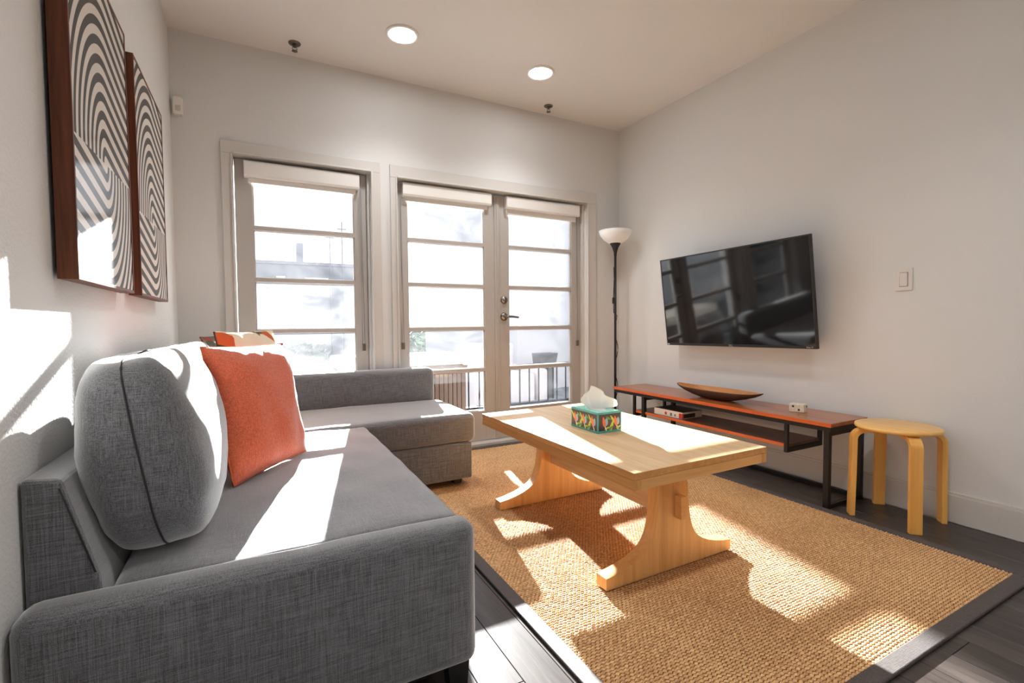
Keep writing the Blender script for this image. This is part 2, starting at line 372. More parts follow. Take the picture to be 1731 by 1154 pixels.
# ------------------------------------------------------------------ roller blinds
def blind(x0, x1, z0, z1, label, chain_x, cz, drop=.0):
    t = empty('roller_blind', ((x0 + x1) / 2, .04, z0), label, 'blind', 'rolled-up blinds over the glazing')
    prism('cassette', [(.0605, z1), (.012, z1), (.004, z1 - .008), (.004, z0 + .012), (.010, z0), (.0605, z0)], 'X', x0, x1, 'blind', t)
    box('end_cap', x0 - .004, x0, .006, .0605, z0 + .002, z1 - .002, 'white', t, .001); box('end_cap', x1, x1 + .004, .006, .0605, z0 + .002, z1 - .002, 'white', t, .001)
    box('hem_bar', x0 + .018, x1 - .018, .036, .050, z0 - .030 - drop, z0 - .002, 'blind', t, .003)
    c = tube('cord', [(chain_x, .03, z0), (chain_x + .004, .032, (z0 + cz) / 2), (chain_x, .030, cz)], .0016, 'pole', t, 6)
    tube('cord', [(chain_x + .008, .034, z0), (chain_x + .012, .036, (z0 + cz) / 2), (chain_x + .016, .034, cz)], .0016, 'pole', t, 6)
    box('cord_weight', chain_x - .004, chain_x + .020, .022, .040, cz - .05, cz, 'steel', t, .004)
blind(.362, 1.053, 1.909, 2.008, 'white roller blind cassette at the top of the single window', 1.062, .84)
blind(1.364, 2.065, 1.905, 2.000, 'white roller blind cassette at the top of the left glazed door', 1.342, .84)
blind(2.207, 2.918, 1.898, 1.996, 'white roller blind cassette at the top of the right glazed door', 2.902, .82, .012)

# ------------------------------------------------------------------ ceiling fittings
canmat = emit('light_diffuser', (.97, .985, 1, 1), CAN_L)
def can(x, y, label, group=None):
    t = empty('recessed_light', (x, y, H), label, 'ceiling light', group)
    lathe('trim_ring', [(.098, 0), (.097, -.007), (.090, -.011), (.078, -.009), (.078, 0)], (x, y, H), 'white', t, 40, False)
    lathe('diffuser', [(.0, -.0075), (.04, -.0075), (.0775, -.0072), (.0775, -.002), (0, -.002)], (x, y, H), canmat, t, 40, False)
    ld = bpy.data.lights.new('lamp', 'SPOT'); ld.energy = CAN_W; ld.spot_size = math.radians(128); ld.spot_blend = 1.0; ld.shadow_soft_size = .07; ld.color = (.98, .99, 1.0)
    lo = bpy.data.objects.new('lamp', ld); COL.objects.link(lo); lo.parent = t; lo.location = (0, 0, -.085)
can(1.217, -.556, 'round lit recessed ceiling light nearer the left wall')
can(2.180, -.556, 'round lit recessed ceiling light nearer the right wall')
for yy in (-2.75, -4.9):  # unseen extra ceiling lights, added to give the room fill light
    for xx in (1.217, 2.18): can(xx, yy, 'added recessed ceiling fill light %s, on the %s, out of view' % ('over the rug' if yy > -3 else 'behind the camera', 'left' if xx < 2 else 'right'), 'added fill lights out of view')
def sprinkler(x, y, label):
    t = empty('fire_sprinkler', (x, y, H), label, 'sprinkler')
    lathe('escutcheon', [(.036, 0), (.034, -.006), (.022, -.010), (.014, -.010)], (x, y, H), 'steel', t, 28)
    lathe('body', [(.011, -.008), (.011, -.022), (.008, -.026)], (x, y, H), 'steel', t, 16)
    for s in (-1, 1): tube('frame_arm', [(x + s * .009, y, H - .022), (x + s * .014, y, H - .034), (x + s * .004, y, H - .046)], .0025, 'steel', t, 6)
    lathe('deflector', [(.0, -.046), (.016, -.046), (.017, -.049), (0, -.050)], (x, y, H), 'steel', t, 20)
sprinkler(.655, -.162, 'small metal fire sprinkler on the ceiling above the single window')
sprinkler(2.506, -.146, 'small metal fire sprinkler on the ceiling above the right glazed door')
ms = empty('motion_sensor', (.032, 0, 2.207), 'white motion sensor high in the corner beside the artwork', 'sensor')
prism('housing', [(.008, 2.212), (.012, 2.207), (.052, 2.207), (.056, 2.212), (.056, 2.300), (.050, 2.306), (.014, 2.306), (.008, 2.300)], 'Y', -.034, -.0005, 'white', ms, .001)
box('lens', .020, .046, -.0365, -.033, 2.226, 2.258, plain('sensor_lens', lin(205, 200, 194), .3), ms, .001)

# ------------------------------------------------------------------ light switch
sw = empty('light_switch', (W, -2.205, 1.129), 'white rocker light switch plate on the wall right of the television', 'switch')
box('plate', W - .006, W - .0002, -2.242, -2.168, 1.128, 1.242, 'switch', sw, .002)
box('rocker_frame', W - .0072, W - .006, -2.224, -2.186, 1.148, 1.222, plain('switch_gap', lin(150, 143, 135), .5), sw, 0)
prism('rocker', [(W - .0072, 1.151), (W - .0095, 1.151), (W - .0125, 1.219), (W - .0072, 1.219)], 'Y', -2.2215, -2.1885, 'switch', sw)

# ------------------------------------------------------------------ artworks
def art_material(name, u0, v0):
    mt, N, L, b = new_mat(name)
    t = N.new('ShaderNodeTexCoord'); sp = N.new('ShaderNodeSeparateXYZ'); L.new(t.outputs['Object'], sp.inputs[0])
    def mth(op, a, c=None, d=None):
        n = N.new('ShaderNodeMath'); n.operation = op
        for i, q in enumerate((a, c, d)):
            if q is None: continue
            if isinstance(q, (int, float)): n.inputs[i].default_value = q
            else: L.new(q, n.inputs[i])
        return n.outputs[0]
    u = mth('SUBTRACT', sp.outputs[1], u0); v = mth('SUBTRACT', sp.outputs[2], v0)
    s = mth('SIGN', v); u = mth('MULTIPLY', u, s); v = mth('MULTIPLY', v, s)          # half-turn symmetry
    v = mth('MULTIPLY', v, .69); ang = math.radians(10); nx, nz_ = math.sin(ang), math.cos(ang)
    arc = mth('SQRT', mth('ADD', mth('MULTIPLY', u, u), mth('MULTIPLY', v, v)))
    line = mth('ADD', mth('MULTIPLY', u, nx), mth('MULTIPLY', v, nz_))
    side = mth('GREATER_THAN', mth('SUBTRACT', mth('MULTIPLY', u, nz_), mth('MULTIPLY', v, nx)), 0.0)
    val = mth('ADD', mth('MULTIPLY', side, line), mth('MULTIPLY', mth('SUBTRACT', 1.0, side), arc))
    fr = mth('SINE', mth('MULTIPLY', val, 2 * math.pi / .034))
    mr = N.new('ShaderNodeMapRange'); mr.inputs['From Min'].default_value = -.12; mr.inputs['From Max'].default_value = .12; L.new(fr, mr.inputs[0])
    mx = N.new('ShaderNodeMix'); mx.data_type = 'RGBA'; mx.inputs[6].default_value = lin(24, 20, 22); mx.inputs[7].default_value = lin(232, 224, 216); L.new(mr.outputs[0], mx.inputs[0])
    L.new(mx.outputs[2], b.inputs['Base Color']); b.inputs['Roughness'].default_value = .5; b.inputs['Specular IOR Level'].default_value = .2; b.inputs['Coat Weight'].default_value = .5; b.inputs['Coat IOR'].default_value = 1.35; b.inputs['Coat Roughness'].default_value = .12
    return mt
def artwork(y0, y1, z0, z1, label, v0, matname):
    t = empty('wall_art', (XL, (y0 + y1) / 2, z0), label, 'artwork', 'pair of framed striped prints')
    D = .040
    box('back_panel', XL + .0005, D - .012, y0 + .030, y1 - .030, z0 + .030, z1 - .030, 'darkinside', t, 0)
    box('frame_side', .001, D, y0, y0 + .009, z0, z1, 'walnut', t, .001); box('frame_side', .001, D, y1 - .009, y1, z0, z1, 'walnut', t, .001)
    box('frame_side', .001, D, y0 + .009, y1 - .009, z0, z0 + .009, 'walnut', t, .001); box('frame_side', .001, D, y0 + .009, y1 - .009, z1 - .009, z1, 'walnut', t, .001)
    bm = bmesh.new(); bm_box(bm, D - .011, D - .002, y0 + .0092, y1 - .0092, z0 + .0092, z1 - .0092)
    link('print', bm, art_material(matname, 0.0, v0), t)
artwork(-1.965, -1.385, 1.090, 1.955, 'larger-looking black and white striped print nearest the camera, in walnut frame', .34, 'striped_print_near')
artwork(-1.262, -.680, 1.090, 1.955, 'black and white striped print in walnut frame nearer the windows', .30, 'striped_print_far')

# ------------------------------------------------------------------ rug
RX0, RX1, RY0, RY1 = 1.155, 2.972, -2.808, -.045
rg = empty('area_rug', ((RX0 + RX1) / 2, (RY0 + RY1) / 2, 0), 'tan woven sisal rug with dark fabric border under the coffee table', 'rug')
BW = .050
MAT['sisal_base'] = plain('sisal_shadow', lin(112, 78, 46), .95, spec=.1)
def sisal():
    mt, N, L, b = new_mat('sisal_yarn')
    t = N.new('ShaderNodeTexCoord'); n = N.new('ShaderNodeTexNoise'); n.inputs['Scale'].default_value = 90; n.inputs['Detail'].default_value = 2; L.new(t.outputs['Object'], n.inputs[0])
    n2 = N.new('ShaderNodeTexNoise'); n2.inputs['Scale'].default_value = 2.2; n2.inputs['Detail'].default_value = 3; L.new(t.outputs['Object'], n2.inputs[0])
    ad = N.new('ShaderNodeMath'); ad.operation = 'MULTIPLY_ADD'; ad.inputs[1].default_value = .45; L.new(n2.outputs[0], ad.inputs[0]); L.new(n.outputs[0], ad.inputs[2])
    r = N.new('ShaderNodeValToRGB'); r.color_ramp.elements[0].position = .5; r.color_ramp.elements[1].position = .95
    r.color_ramp.elements[0].color = lin(174, 122, 70); r.color_ramp.elements[1].color = lin(236, 190, 132)
    L.new(ad.outputs[0], r.inputs[0]); L.new(r.outputs[0], b.inputs['Base Color']); b.inputs['Roughness'].default_value = .55; b.inputs['Specular IOR Level'].default_value = .6; b.inputs['Sheen Weight'].default_value = .6; b.inputs['Sheen Roughness'].default_value = .3
    return mt
MAT['sisal'] = sisal()
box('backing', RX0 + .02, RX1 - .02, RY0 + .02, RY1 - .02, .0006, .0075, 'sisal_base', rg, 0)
V, Fc = [], []
px, py = .0165, .0108
ny = int((RY1 - RY0 - 2 * BW) / py); nx_ = int((RX1 - RX0 - 2 * BW) / px)
ox, oy = rg.location.x, rg.location.y
for j in range(ny):
    yc = RY0 + BW + (j + .5) * py
    for i in range(nx_ + 1):
        xc = RX0 + BW + (i + (.5 if j % 2 else 0.0)) * px
        hx, hy = px * .56 * random.uniform(.88, 1.1), py * .60
        x0 = max(xc - hx, RX0 + BW - .004); x1 = min(xc + hx, RX1 - BW + .004)
        if x1 - x0 < .004: continue
        tw = random.uniform(-.0016, .0016); zt = .0115 + random.uniform(-.0012, .0012); zb = .0070
        k = len(V); dx = hx * .45
        V += [(x0 - ox, yc - hy * .35 - tw - oy, zb), (x0 - ox, yc + hy * .35 - tw - oy, zb), (x1 - ox, yc + hy * .35 + tw - oy, zb), (x1 - ox, yc - hy * .35 + tw - oy, zb),
              (xc - ox, yc - hy - oy, zb), (xc - ox, yc + hy - oy, zb), (xc - dx - ox, yc - tw * .5 - oy, zt), (xc + dx - ox, yc + tw * .5 - oy, zt)]
        Fc += [(k, k + 4, k + 7, k + 6), (k + 4, k + 3, k + 7), (k + 3, k + 2, k + 7), (k + 2, k + 5, k + 7), (k + 5, k + 6, k + 7), (k + 5, k + 1, k + 6), (k + 1, k, k + 6)]
me = bpy.data.meshes.new('weave'); me.from_pydata(V, [], Fc); me.materials.append(MAT['sisal']); me.polygons.foreach_set('use_smooth', [True] * len(me.polygons)); me.update()
wv = bpy.data.objects.new('weave', me); COL.objects.link(wv); wv.parent = rg; tag(wv, kind='stuff')
for (a, b, c, d_) in ((RX0, RX0 + BW, RY0, RY1), (RX1 - BW, RX1, RY0, RY1), (RX0 + BW, RX1 - BW, RY0, RY0 + BW), (RX0 + BW, RX1 - BW, RY1 - BW, RY1)):
    box('binding', a, b, c, d_, .0008, .0128, 'binding', rg, .004, 3)

# ------------------------------------------------------------------ sofa
sf = empty('corner_sofa', (.7, -1.15, 0), 'grey linen corner sofa with chaise along the windows', 'sofa')
def soft(name, x0, x1, y0, y1, z0, z1, bevel, parent, mat='linen', amp=.0, nsub=0, freq=7, bulge=0):
    bm = bmesh.new(); bm_box(bm, x0, x1, y0, y1, z0, z1, bevel, 4)
    if nsub:
        for ax, lo, hi in ((0, x0, x1), (1, y0, y1)):
            k = int((hi - lo) / nsub)
            for i in range(1, k):
                t = lo + bevel + (hi - lo - 2 * bevel) * i / k
                co = Vector((0, 0, 0)); co[ax] = t; no = Vector((0, 0, 0)); no[ax] = 1
                bmesh.ops.bisect_plane(bm, geom=bm.verts[:] + bm.edges[:] + bm.faces[:], plane_co=co, plane_no=no)
        for v in bm.verts:
            if v.co.z > (z0 + z1) / 2:
                fx = (v.co.x - x0) / (x1 - x0); fy = (v.co.y - y0) / (y1 - y0)
                v.co.z += bulge * (math.sin(math.pi * fx) * math.sin(math.pi * fy)) ** .5 if 0 < fx < 1 and 0 < fy < 1 else 0
                v.co.z += amp * noise.noise(Vector((v.co.x * freq, v.co.y * freq * .6, 3.1)))
    return smooth_by_angle(link(name, bm, mat, parent), 50)
soft('base_frame', .11, .900, -2.199, -.842, .060, .296, .012, sf)
sc = soft('seat_cushion', .118, .908, -2.198, -.838, .300, .437, .028, sf, amp=.007, nsub=.035, freq=9, bulge=.010)
soft('armrest', -.004, .910, -2.296, -2.2005, .070, .455, .034, sf, amp=.003, nsub=.05)
bk = prism('backrest', [(-.004, .060), (.142, .060), (.110, .470), (.056, .678), (-.004, .684)], 'Y', -2.199, -.185, 'linen', sf, .008)
tube('seam', [(.054, -2.2003, .660), (.078, -2.2003, .575), (.104, -2.2003, .48)], .0016, 'linen_seam', bk, 6)
soft('chaise_base', .11, 1.525, -.822, -.04, .055, .268, .012, sf)
ch = soft('chaise_cushion', .118, 1.548, -.832, -.180, .274, .440, .034, sf, amp=.004, nsub=.06, bulge=.008)
soft('chaise_backrest', -.004, 1.520, -.1795, -.034, .275, .664, .045, sf, amp=.0)
for fx, fy in ((.862, -2.245), (.06, -2.245), (.86, -.95), (1.455, -.735), (1.455, -.10), (.08, -.10)):
    prism('foot', [(fx - .024, 0.0002 if fx < 1.1 else .0128), (fx + .024, .0002 if fx < 1.1 else .0128), (fx + .030, .0705 if fy < -2.2 else .057), (fx - .030, .0705 if fy < -2.2 else .057)], 'Y', fy - .024, fy + .024, 'foot', sf)

# loose back cushions
def cube_sphere(n):
    bm = bmesh.new(); bmesh.ops.create_cube(bm, size=2); bmesh.ops.subdivide_edges(bm, edges=bm.edges[:], cuts=n, use_grid_fill=True)
    return bm
def back_cushion(yc, w, h, t, xb, lean, label, seed, zb=.446):
    root = empty('back_cushion', (xb, yc, zb), label, 'cushion', 'grey back cushions on the sofa')
    bm = cube_sphere(21)
    def shape(p):
        d = Vector(p).normalized(); e = 4.2
        r = (abs(d.x) ** 3.0 + abs(d.y) ** 6 + abs(d.z) ** e) ** (-1 / e) if False else None
        # superellipsoid with boxier outline along the width
        e = 7.0 if d.z > 0 else 4.2
        k = (abs(d.x) ** 4.4 + abs(d.y) ** 4.4) ** (e / 4.4) + abs(d.z) ** e
        q = d / k ** (1 / e)
        return q
    M = Matrix.Rotation(-lean, 3, 'Y')
    def place(q):
        taper = 1 - .34 * max(0, q.z) ** 1.6 - .24 * max(0, -q.z) ** 2
        ear = .035 * max(0, q.z - .55) * abs(q.y) ** 3
        L_ = Vector((q.x * t / 2 * taper, q.y * w / 2 * (1 - .05 * (1 - abs(q.z)) * 0 - .03 * max(0, -q.z)), (q.z * .5 + .5) * h + ear * h))
        L_ = M @ L_
        return Vector((xb, yc, zb)) + L_
    for v in bm.verts:
        q = shape(v.co); p = place(q)
        nn = Vector((q.x, q.y * .6, q.z * .6)).normalized()
        am = .006 * noise.noise(Vector((p.x * 9 + seed, p.y * 9, p.z * 9))) + .004 * noise.noise(Vector((p.x * 24 + seed, p.y * 10, p.z * 22)))
        v.co = p + nn * am
    c = link('cover', bm, 'linen', root, True)
    pts = []
    for k in range(41):
        a = math.radians(96 - 192 * k / 40)
        q = shape(Vector((0.0, -math.cos(a), math.sin(a)))); p = place(q)
        am = .006 * noise.noise(Vector((p.x * 9 + seed, p.y * 9, p.z * 9))) + .004 * noise.noise(Vector((p.x * 24 + seed, p.y * 10, p.z * 22)))
        pts.append(p + Vector((0, q.y * .6, q.z * .6)).normalized() * (am + .0006))
    tube('seam', pts, .0022, 'linen_seam', root, 6)
    return root
back_cushion(-1.830, .66, .470, .268, .212, .15, 'large grey linen back cushion nearest the camera, leaning on the sofa back', 1.0)
back_cushion(-1.150, .64, .462, .24, .200, .15, 'grey linen back cushion behind the orange pillow, middle of the sofa back', 5.0)
# corner cushion near the windows
back_cushion(-.515, .54, .420, .18, .160, .12, 'grey linen back cushion in the far corner by the windows', 9.0, .451)

# throw pillows built from their four corners
def pillow(label, BL, BR, TL, TR, T, mat, seed, piping, sag=.03):
    BL, BR, TL, TR = map(Vector, (BL, BR, TL, TR))
    c = (BL + BR + TL + TR) / 4
    nrm = (BR - BL).cross(TL - BL).normalized()
    root = empty('throw_pillow', ((BL.x + BR.x) / 2, (BL.y + BR.y) / 2, min(BL.z, BR.z)), label, 'pillow')
    n = 26; bm = bmesh.new(); g = {}
    def pos(u, v, s):
        # edges sag inwards between the corners
        su = (1 - u * u) ** 1.0; sv = (1 - v * v) ** 1.0
        uu = u * (1 - sag * sv); vv = v * (1 - sag * su)
        a, b = (uu + 1) / 2, (vv + 1) / 2
        p = BL * (1 - a) * (1 - b) + BR * a * (1 - b) + TL * (1 - a) * b + TR * a * b
        th = T / 2 * (max(0, 1 - abs(u) ** 2.6) * max(0, 1 - abs(v) ** 2.6)) ** .55
        wr = .014 * noise.noise(Vector((u * 2.2 + seed, v * 2.2, s))) + .004 * noise.noise(Vector((u * 6 + seed, v * 5, s)))
        return p + nrm * s * (th + wr * min(1, th / (T * .2)))
    for s in (1, -1):
        for i in range(n + 1):
            for j in range(n + 1):
                u, v = -math.cos(math.pi * i / n), -math.cos(math.pi * j / n)
                if s == -1 and (i in (0, n) or j in (0, n)): g[s, i, j] = g[1, i, j]
                else: g[s, i, j] = bm.verts.new(pos(u, v, s))
    for s in (1, -1):
        for i in range(n):
            for j in range(n):
                q = [g[s, i, j], g[s, i + 1, j], g[s, i + 1, j + 1], g[s, i, j + 1]]
                try: bm.faces.new(q if s == 1 else q[::-1])
                except ValueError: pass
    link('cover', bm, mat, root, True, origin=c)
    pts = []
    for k in range(20): pts.append(pos(-1 + k / 10, -1, 0))
    for k in range(20): pts.append(pos(1, -1 + k / 10, 0))
    for k in range(20): pts.append(pos(1 - k / 10, 1, 0))
    for k in range(20): pts.append(pos(-1, 1 - k / 10, 0))
    tube('piping', pts, .0035, piping, root, 6, True)
    return root
pillow('plain orange throw pillow in front of the grey cushions', (.326, -1.650, .452), (.572, -1.300, .455), (.236, -1.515, .905), (.500, -1.165, .898), .15, 'orange', 2.0, 'orange_piping')
def leaf_print(name, base, cols, sc):
    mt, N, L, b = new_mat(name)
    t = N.new('ShaderNodeTexCoord'); mp = N.new('ShaderNodeMapping'); mp.inputs['Scale'].default_value = (1, 1, .45); mp.inputs['Rotation'].default_value = (.5, .6, .3); L.new(t.outputs['Object'], mp.inputs[0])
    v = N.new('ShaderNodeTexVoronoi'); v.inputs['Scale'].default_value = sc; L.new(mp.outputs[0], v.inputs[0])
    r = N.new('ShaderNodeValToRGB'); r.color_ramp.interpolation = 'CONSTANT'; r.color_ramp.elements[0].position = 0; r.color_ramp.elements[1].position = .2
    r.color_ramp.elements[0].color = cols[0]; r.color_ramp.elements[1].color = base
    for i, c in enumerate(cols[1:]): e = r.color_ramp.elements.new(.74 + i * .14); e.color = c
    sp = N.new('ShaderNodeSeparateColor'); L.new(v.outputs['Color'], sp.inputs[0]); L.new(sp.outputs[0], r.inputs[0]); L.new(r.outputs[0], b.inputs['Base Color']); b.inputs['Roughness'].default_value = .9; b.inputs['Specular IOR Level'].default_value = .1
    return mt
MAT['leafy'] = leaf_print('leaf_print_fabric', lin(226, 214, 190), [lin(196, 98, 58), lin(110, 104, 76), lin(70, 66, 60)], 16)
MAT['leafy_dark'] = leaf_print('dark_leaf_fabric', lin(70, 80, 74), [lin(150, 66, 62), lin(96, 110, 98), lin(200, 196, 180)], 18)
pillow('cream and rust leaf-print pillow behind the orange pillow', (.335, -1.20, .452), (.565, -.92, .455), (.245, -1.06, .950), (.472, -.785, .952), .13, 'leafy', 6.0, 'leafy')
pillow('dark green patterned pillow tucked against the far back cushion', (.415, -.78, .452), (.460, -.40, .455), (.175, -.84, .925), (.245, -.46, .930), .11, 'leafy_dark', 8.0, 'leafy_dark')

# ------------------------------------------------------------------ coffee table
ct = empty('coffee_table', (1.83, -1.657, .013), 'light oak trestle coffee table standing on the rug', 'table')
TX0, TX1, TY0, TY1, TZ = 1.487, 2.172, -2.259, -1.055, .482
tt = box('tabletop', TX0, TX1, TY0, TY1, TZ - .024, TZ, ['oak', 'oakedge'], ct, .0015)
for p_ in tt.data.polygons:
    if abs(p_.normal.z) < .6: p_.material_index = 1
box('edge_band', TX0 + .0005, TX0 + .030, TY0 + .0005, TY1 - .0005, TZ - .060, TZ - .0245, 'oakedge', ct, .001); box('edge_band', TX1 - .030, TX1 - .0005, TY0 + .0005, TY1 - .0005, TZ - .060, TZ - .0245, 'oakedge', ct, .001)
box('edge_band', TX0 + .0302, TX1 - .0302, TY0 + .0005, TY0 + .030, TZ - .060, TZ - .0245, 'oakx', ct, .001); box('edge_band', TX0 + .0302, TX1 - .0302, TY1 - .030, TY1 - .0005, TZ - .060, TZ - .0245, 'oakx', ct, .001)
LC = 1.822; LB = .0135
half = [(.332, LB), (.332, LB + .043), (.285, .062), (.240, .072), (.200, .084), (.165, .099), (.138, .116), (.118, .136), (.104, .160), (.094, .190), (.086, .230), (.080, .280), (.075, .340), (.073, TZ - .0245)]
poly = [(LC + a, b) for a, b in half] + [(LC - a, b) for a, b in reversed(half)]
for ya, yb, sgn in ((-2.112, -2.056, -1), (-1.262, -1.206, 1)):
    lg = smooth_by_angle(prism('leg', poly, 'Y', ya, yb, 'oakz', ct), 30)
    # through tenon of the stretcher
    yy = (ya - .034, ya - .0005) if sgn < 0 else (yb + .0005, yb + .034)
    box('tenon', LC + .004, LC + .032, yy[0], yy[1], .216, .305, 'oakx', lg, .002)
box('stretcher', LC - .022, LC + .024, -2.0555, -1.2625, .215, .372, 'oak', ct, .002)

# ------------------------------------------------------------------ tissue box
MAT['birds'] = plain('plum_print', lin(58, 34, 44), .35, vary=(60, .3)); MAT['lime'] = plain('lime_print', lin(188, 196, 52), .35, vary=(90, .3)); MAT['leafgreen'] = plain('green_print', lin(70, 150, 70), .35); MAT['birdblue'] = plain('blue_grey_print', lin(132, 178, 200), .35); MAT['birdorange'] = plain('orange_print', lin(236, 106, 50), .35); MAT['teal'] = plain('teal_card', lin(70, 168, 160), .35, vary=(40, .2)); MAT['mint'] = plain('mint_card', lin(150, 214, 196), .35, vary=(50, .25))
tb = empty('tissue_box', (1.798, -1.655, TZ), 'bird-print tissue box with a white tissue sticking out, on the coffee table', 'tissue box')
bx0, bx1, by0, by1, bz = 1.731, 1.866, -1.757, -1.553, TZ + .0005
box('carton', bx0, bx1, by0, by1, bz, bz + .092, 'teal', tb, .0015)
box('side_print', bx0 + .006, bx1 - .006, by0 - .0005, by0 + .001, bz + .010, bz + .084, 'birds', tb, 0)
box('side_print', bx0 - .0005, bx0 + .001, by0 + .006, by1 - .006, bz + .010, bz + .084, 'birds', tb, 0)
def lens(name, c, ang, ln, wd, mat, plane):
    pts = []
    for k in range(14):
        a = 2 * math.pi * k / 14; px_ = ln / 2 * math.cos(a); py_ = wd / 2 * math.sin(a) * (1 - .35 * math.cos(a))
        pts.append((c[0] + px_ * math.cos(ang) - py_ * math.sin(ang), bz + c[1] + px_ * math.sin(ang) + py_ * math.cos(ang)))
    lens.k += 1; d_ = .0006 + .00004 * (lens.k % 12)
    if plane == 'Y': prism(name, pts, 'Y', by0 - d_, by0 - .0005, mat, tb)
    else: prism(name, pts, 'X', bx0 - d_, bx0 - .0005, mat, tb)
lens.k = 0
for plane, c0, c1 in (('Y', bx0, bx1), ('X', by0, by1)):
    sgn = 1 if plane == 'Y' else -1; start = c0 if plane == 'Y' else c1
    for r_ in range(2 if plane == 'Y' else 3):
        cc = start + sgn * (.034 + r_ * .066)
        for dx, dz, an, ln, wd, mt in ((-.022, .030, 1.2, .050, .016, 'lime'), (-.016, .058, 2.2, .046, .012, 'lime'), (.026, .064, -.5, .030, .010, 'leafgreen'), (-.026, .020, .5, .034, .010, 'leafgreen'), (.018, .020, .3, .030, .009, 'lime'),
                                       (.012, .048, 1.35, .036, .022, 'birdblue'), (.000, .050, 1.75, .046, .016, 'birdorange'), (.010, .020, 2.0, .026, .006, 'tissue')):
            p_ = cc + sgn * dx
            if min(c0, c1) + .022 < p_ < max(c0, c1) - .016: lens('bird' if 'bird' in mt else 'leaf', (p_, dz), an if sgn > 0 else math.pi - an, ln, wd, mt, plane)
box('top_print', bx0 + .004, bx1 - .004, by0 + .004, by1 - .004, bz + .092, bz + .0925, 'mint', tb, 0)
prism('opening', [(1.798 + .030 * math.cos(a), -1.655 + .068 * math.sin(a)) for a in [math.pi * 2 * k / 24 for k in range(24)]], 'Z', bz + .0925, bz + .0932, 'white', tb)
# tissue: a pinched, folded sheet
bm = bmesh.new(); gt = {}
nu, nv = 28, 16
for i in range(nu + 1):
    for j in range(nv + 1):
        u, v = i / nu, j / nv
        fold = math.sin(u * math.pi * 5.0) * .012 * (1 - .3 * v)
        wid = .040 + .135 * math.sin(min(1, v * 1.1) * math.pi * .66)
        x_ = 1.800 + (u - .5) * wid * .85 + fold * .6 + .014 * v
        y_ = -1.660 + - (u - .5) * wid * .50 - .010 * v - fold * .7
        z_ = bz + .086 + v * (.112 - .115 * max(0, u - .34) - .16 * max(0, .24 - u)) + .006 * noise.noise(Vector((u * 5, v * 5, 2)))
        gt[i, j] = bm.verts.new((x_, y_, z_))
for i in range(nu):
    for j in range(nv): bm.faces.new((gt[i, j], gt[i + 1, j], gt[i + 1, j + 1], gt[i, j + 1]))
bmesh.ops.solidify(bm, geom=bm.faces[:], thickness=.0012)
link('tissue', bm, 'tissue', tb, True)

# ------------------------------------------------------------------ low bench under the television
bn = empty('media_bench', (3.15, -1.22, 0), 'long low bench with reddish wood top and black metal frame under the television', 'bench')
BX0, BX1, BY0, BY1, BZ = 2.975, 3.326, -2.065, -.370, .450
def plank_top(name, x0, x1, y0, y1, z0, z1, parent, mat='cherry'):
    o = box(name, x0 + .0042, x1, y0, y1, z0, z1, mat, parent, .001)
    box('edge_band', x0, x0 + .004, y0, y1, z0, z1, 'orangeedge', o, .001)
    return o
plank_top('top_board', BX0, BX1, BY0, BY1, BZ - .020, BZ, bn)
zt = BZ - .0205; q = .024
box('frame_rail', BX0 + .010, BX0 + .010 + q, BY0 + .005, BY1 - .005, zt - q, zt, 'black', bn, .001); box('frame_rail', BX1 - .010 - q, BX1 - .010, BY0 + .005, BY1 - .005, zt - q, zt, 'black', bn, .001)
for yy in (BY0 + .005, BY1 - .005 - q): box('frame_rail', BX0 + .0345, BX1 - .0345, yy, yy + q, zt - q, zt, 'black', bn, .001)
zl = zt - q - .0003
for yy in (BY0 + .012, -.72):
    for xx in (BX0 + .008, BX1 - .034): box('leg', xx, xx + .027, yy, yy + .027, 0.0003, zl, 'black', bn, .001)
    box('floor_bar', BX0 + .0352, BX1 - .0342, yy + .002, yy + .025, .0003, .022, 'black', bn, .001)
    box('cross_bar', BX0 + .0352, BX1 - .0342, yy + .002, yy + .025, zl - .024, zl, 'black', bn, .001)
box('floor_bar', BX1 - .032, BX1 - .010, BY0 + .0392, -.7202, .0003, .022, 'black', bn, .001)
# hanging shelf
SZ = .292
plank_top('shelf_board', BX0 + .020, BX1 - .030, -1.832, -.600, SZ - .018, SZ, bn, 'shaded_shelf')
for yy in (-1.836, -.620):
    for xx in (BX0 + .006, BX1 - .027): box('shelf_hanger', xx, xx + .018, yy, yy + .020, SZ - .045, zl, 'black', bn, .001)
    box('shelf_hanger', BX0 + .0242, BX1 - .0272, yy, yy + .020, SZ - .045, SZ - .0185, 'black', bn, .001)

# wooden dough bowl on the bench: long oval, hollowed
bw = empty('wooden_bowl', (3.15, -1.235, BZ), 'long shallow oval wooden bowl on the bench', 'bowl')
cx, cy, aL, aW, hB = 3.150, -1.235, .336, .105, .070
def oval_rings(prof):
    bm = bmesh.new(); rs = []
    n = 56
    for f, z in prof:
        ring = []
        for k in range(n):
            a = 2 * math.pi * k / n
            lift = .012 * abs(math.sin(a)) ** 6 * f
            ring.append(bm.verts.new((cx + aW * f * math.cos(a) * (1 - .12 * abs(math.sin(a)) ** 2), cy + aL * f * math.copysign(abs(math.sin(a)) ** .92, math.sin(a)), BZ + .0006 + z + lift)))
        rs.append(ring)
    for A, B in zip(rs, rs[1:]):
        for k in range(n): bm.faces.new((A[k], A[(k + 1) % n], B[(k + 1) % n], B[k]))
    return bm, rs
bm, rs = oval_rings([(.30, 0), (.45, .004), (.66, .018), (.84, .036), (.95, .052), (1.0, .062), (.995, .066)])
bm.faces.new(list(reversed(rs[0]))); bmesh.ops.recalc_face_normals(bm, faces=bm.faces); link('shell', bm, 'bowl_out', bw, True)
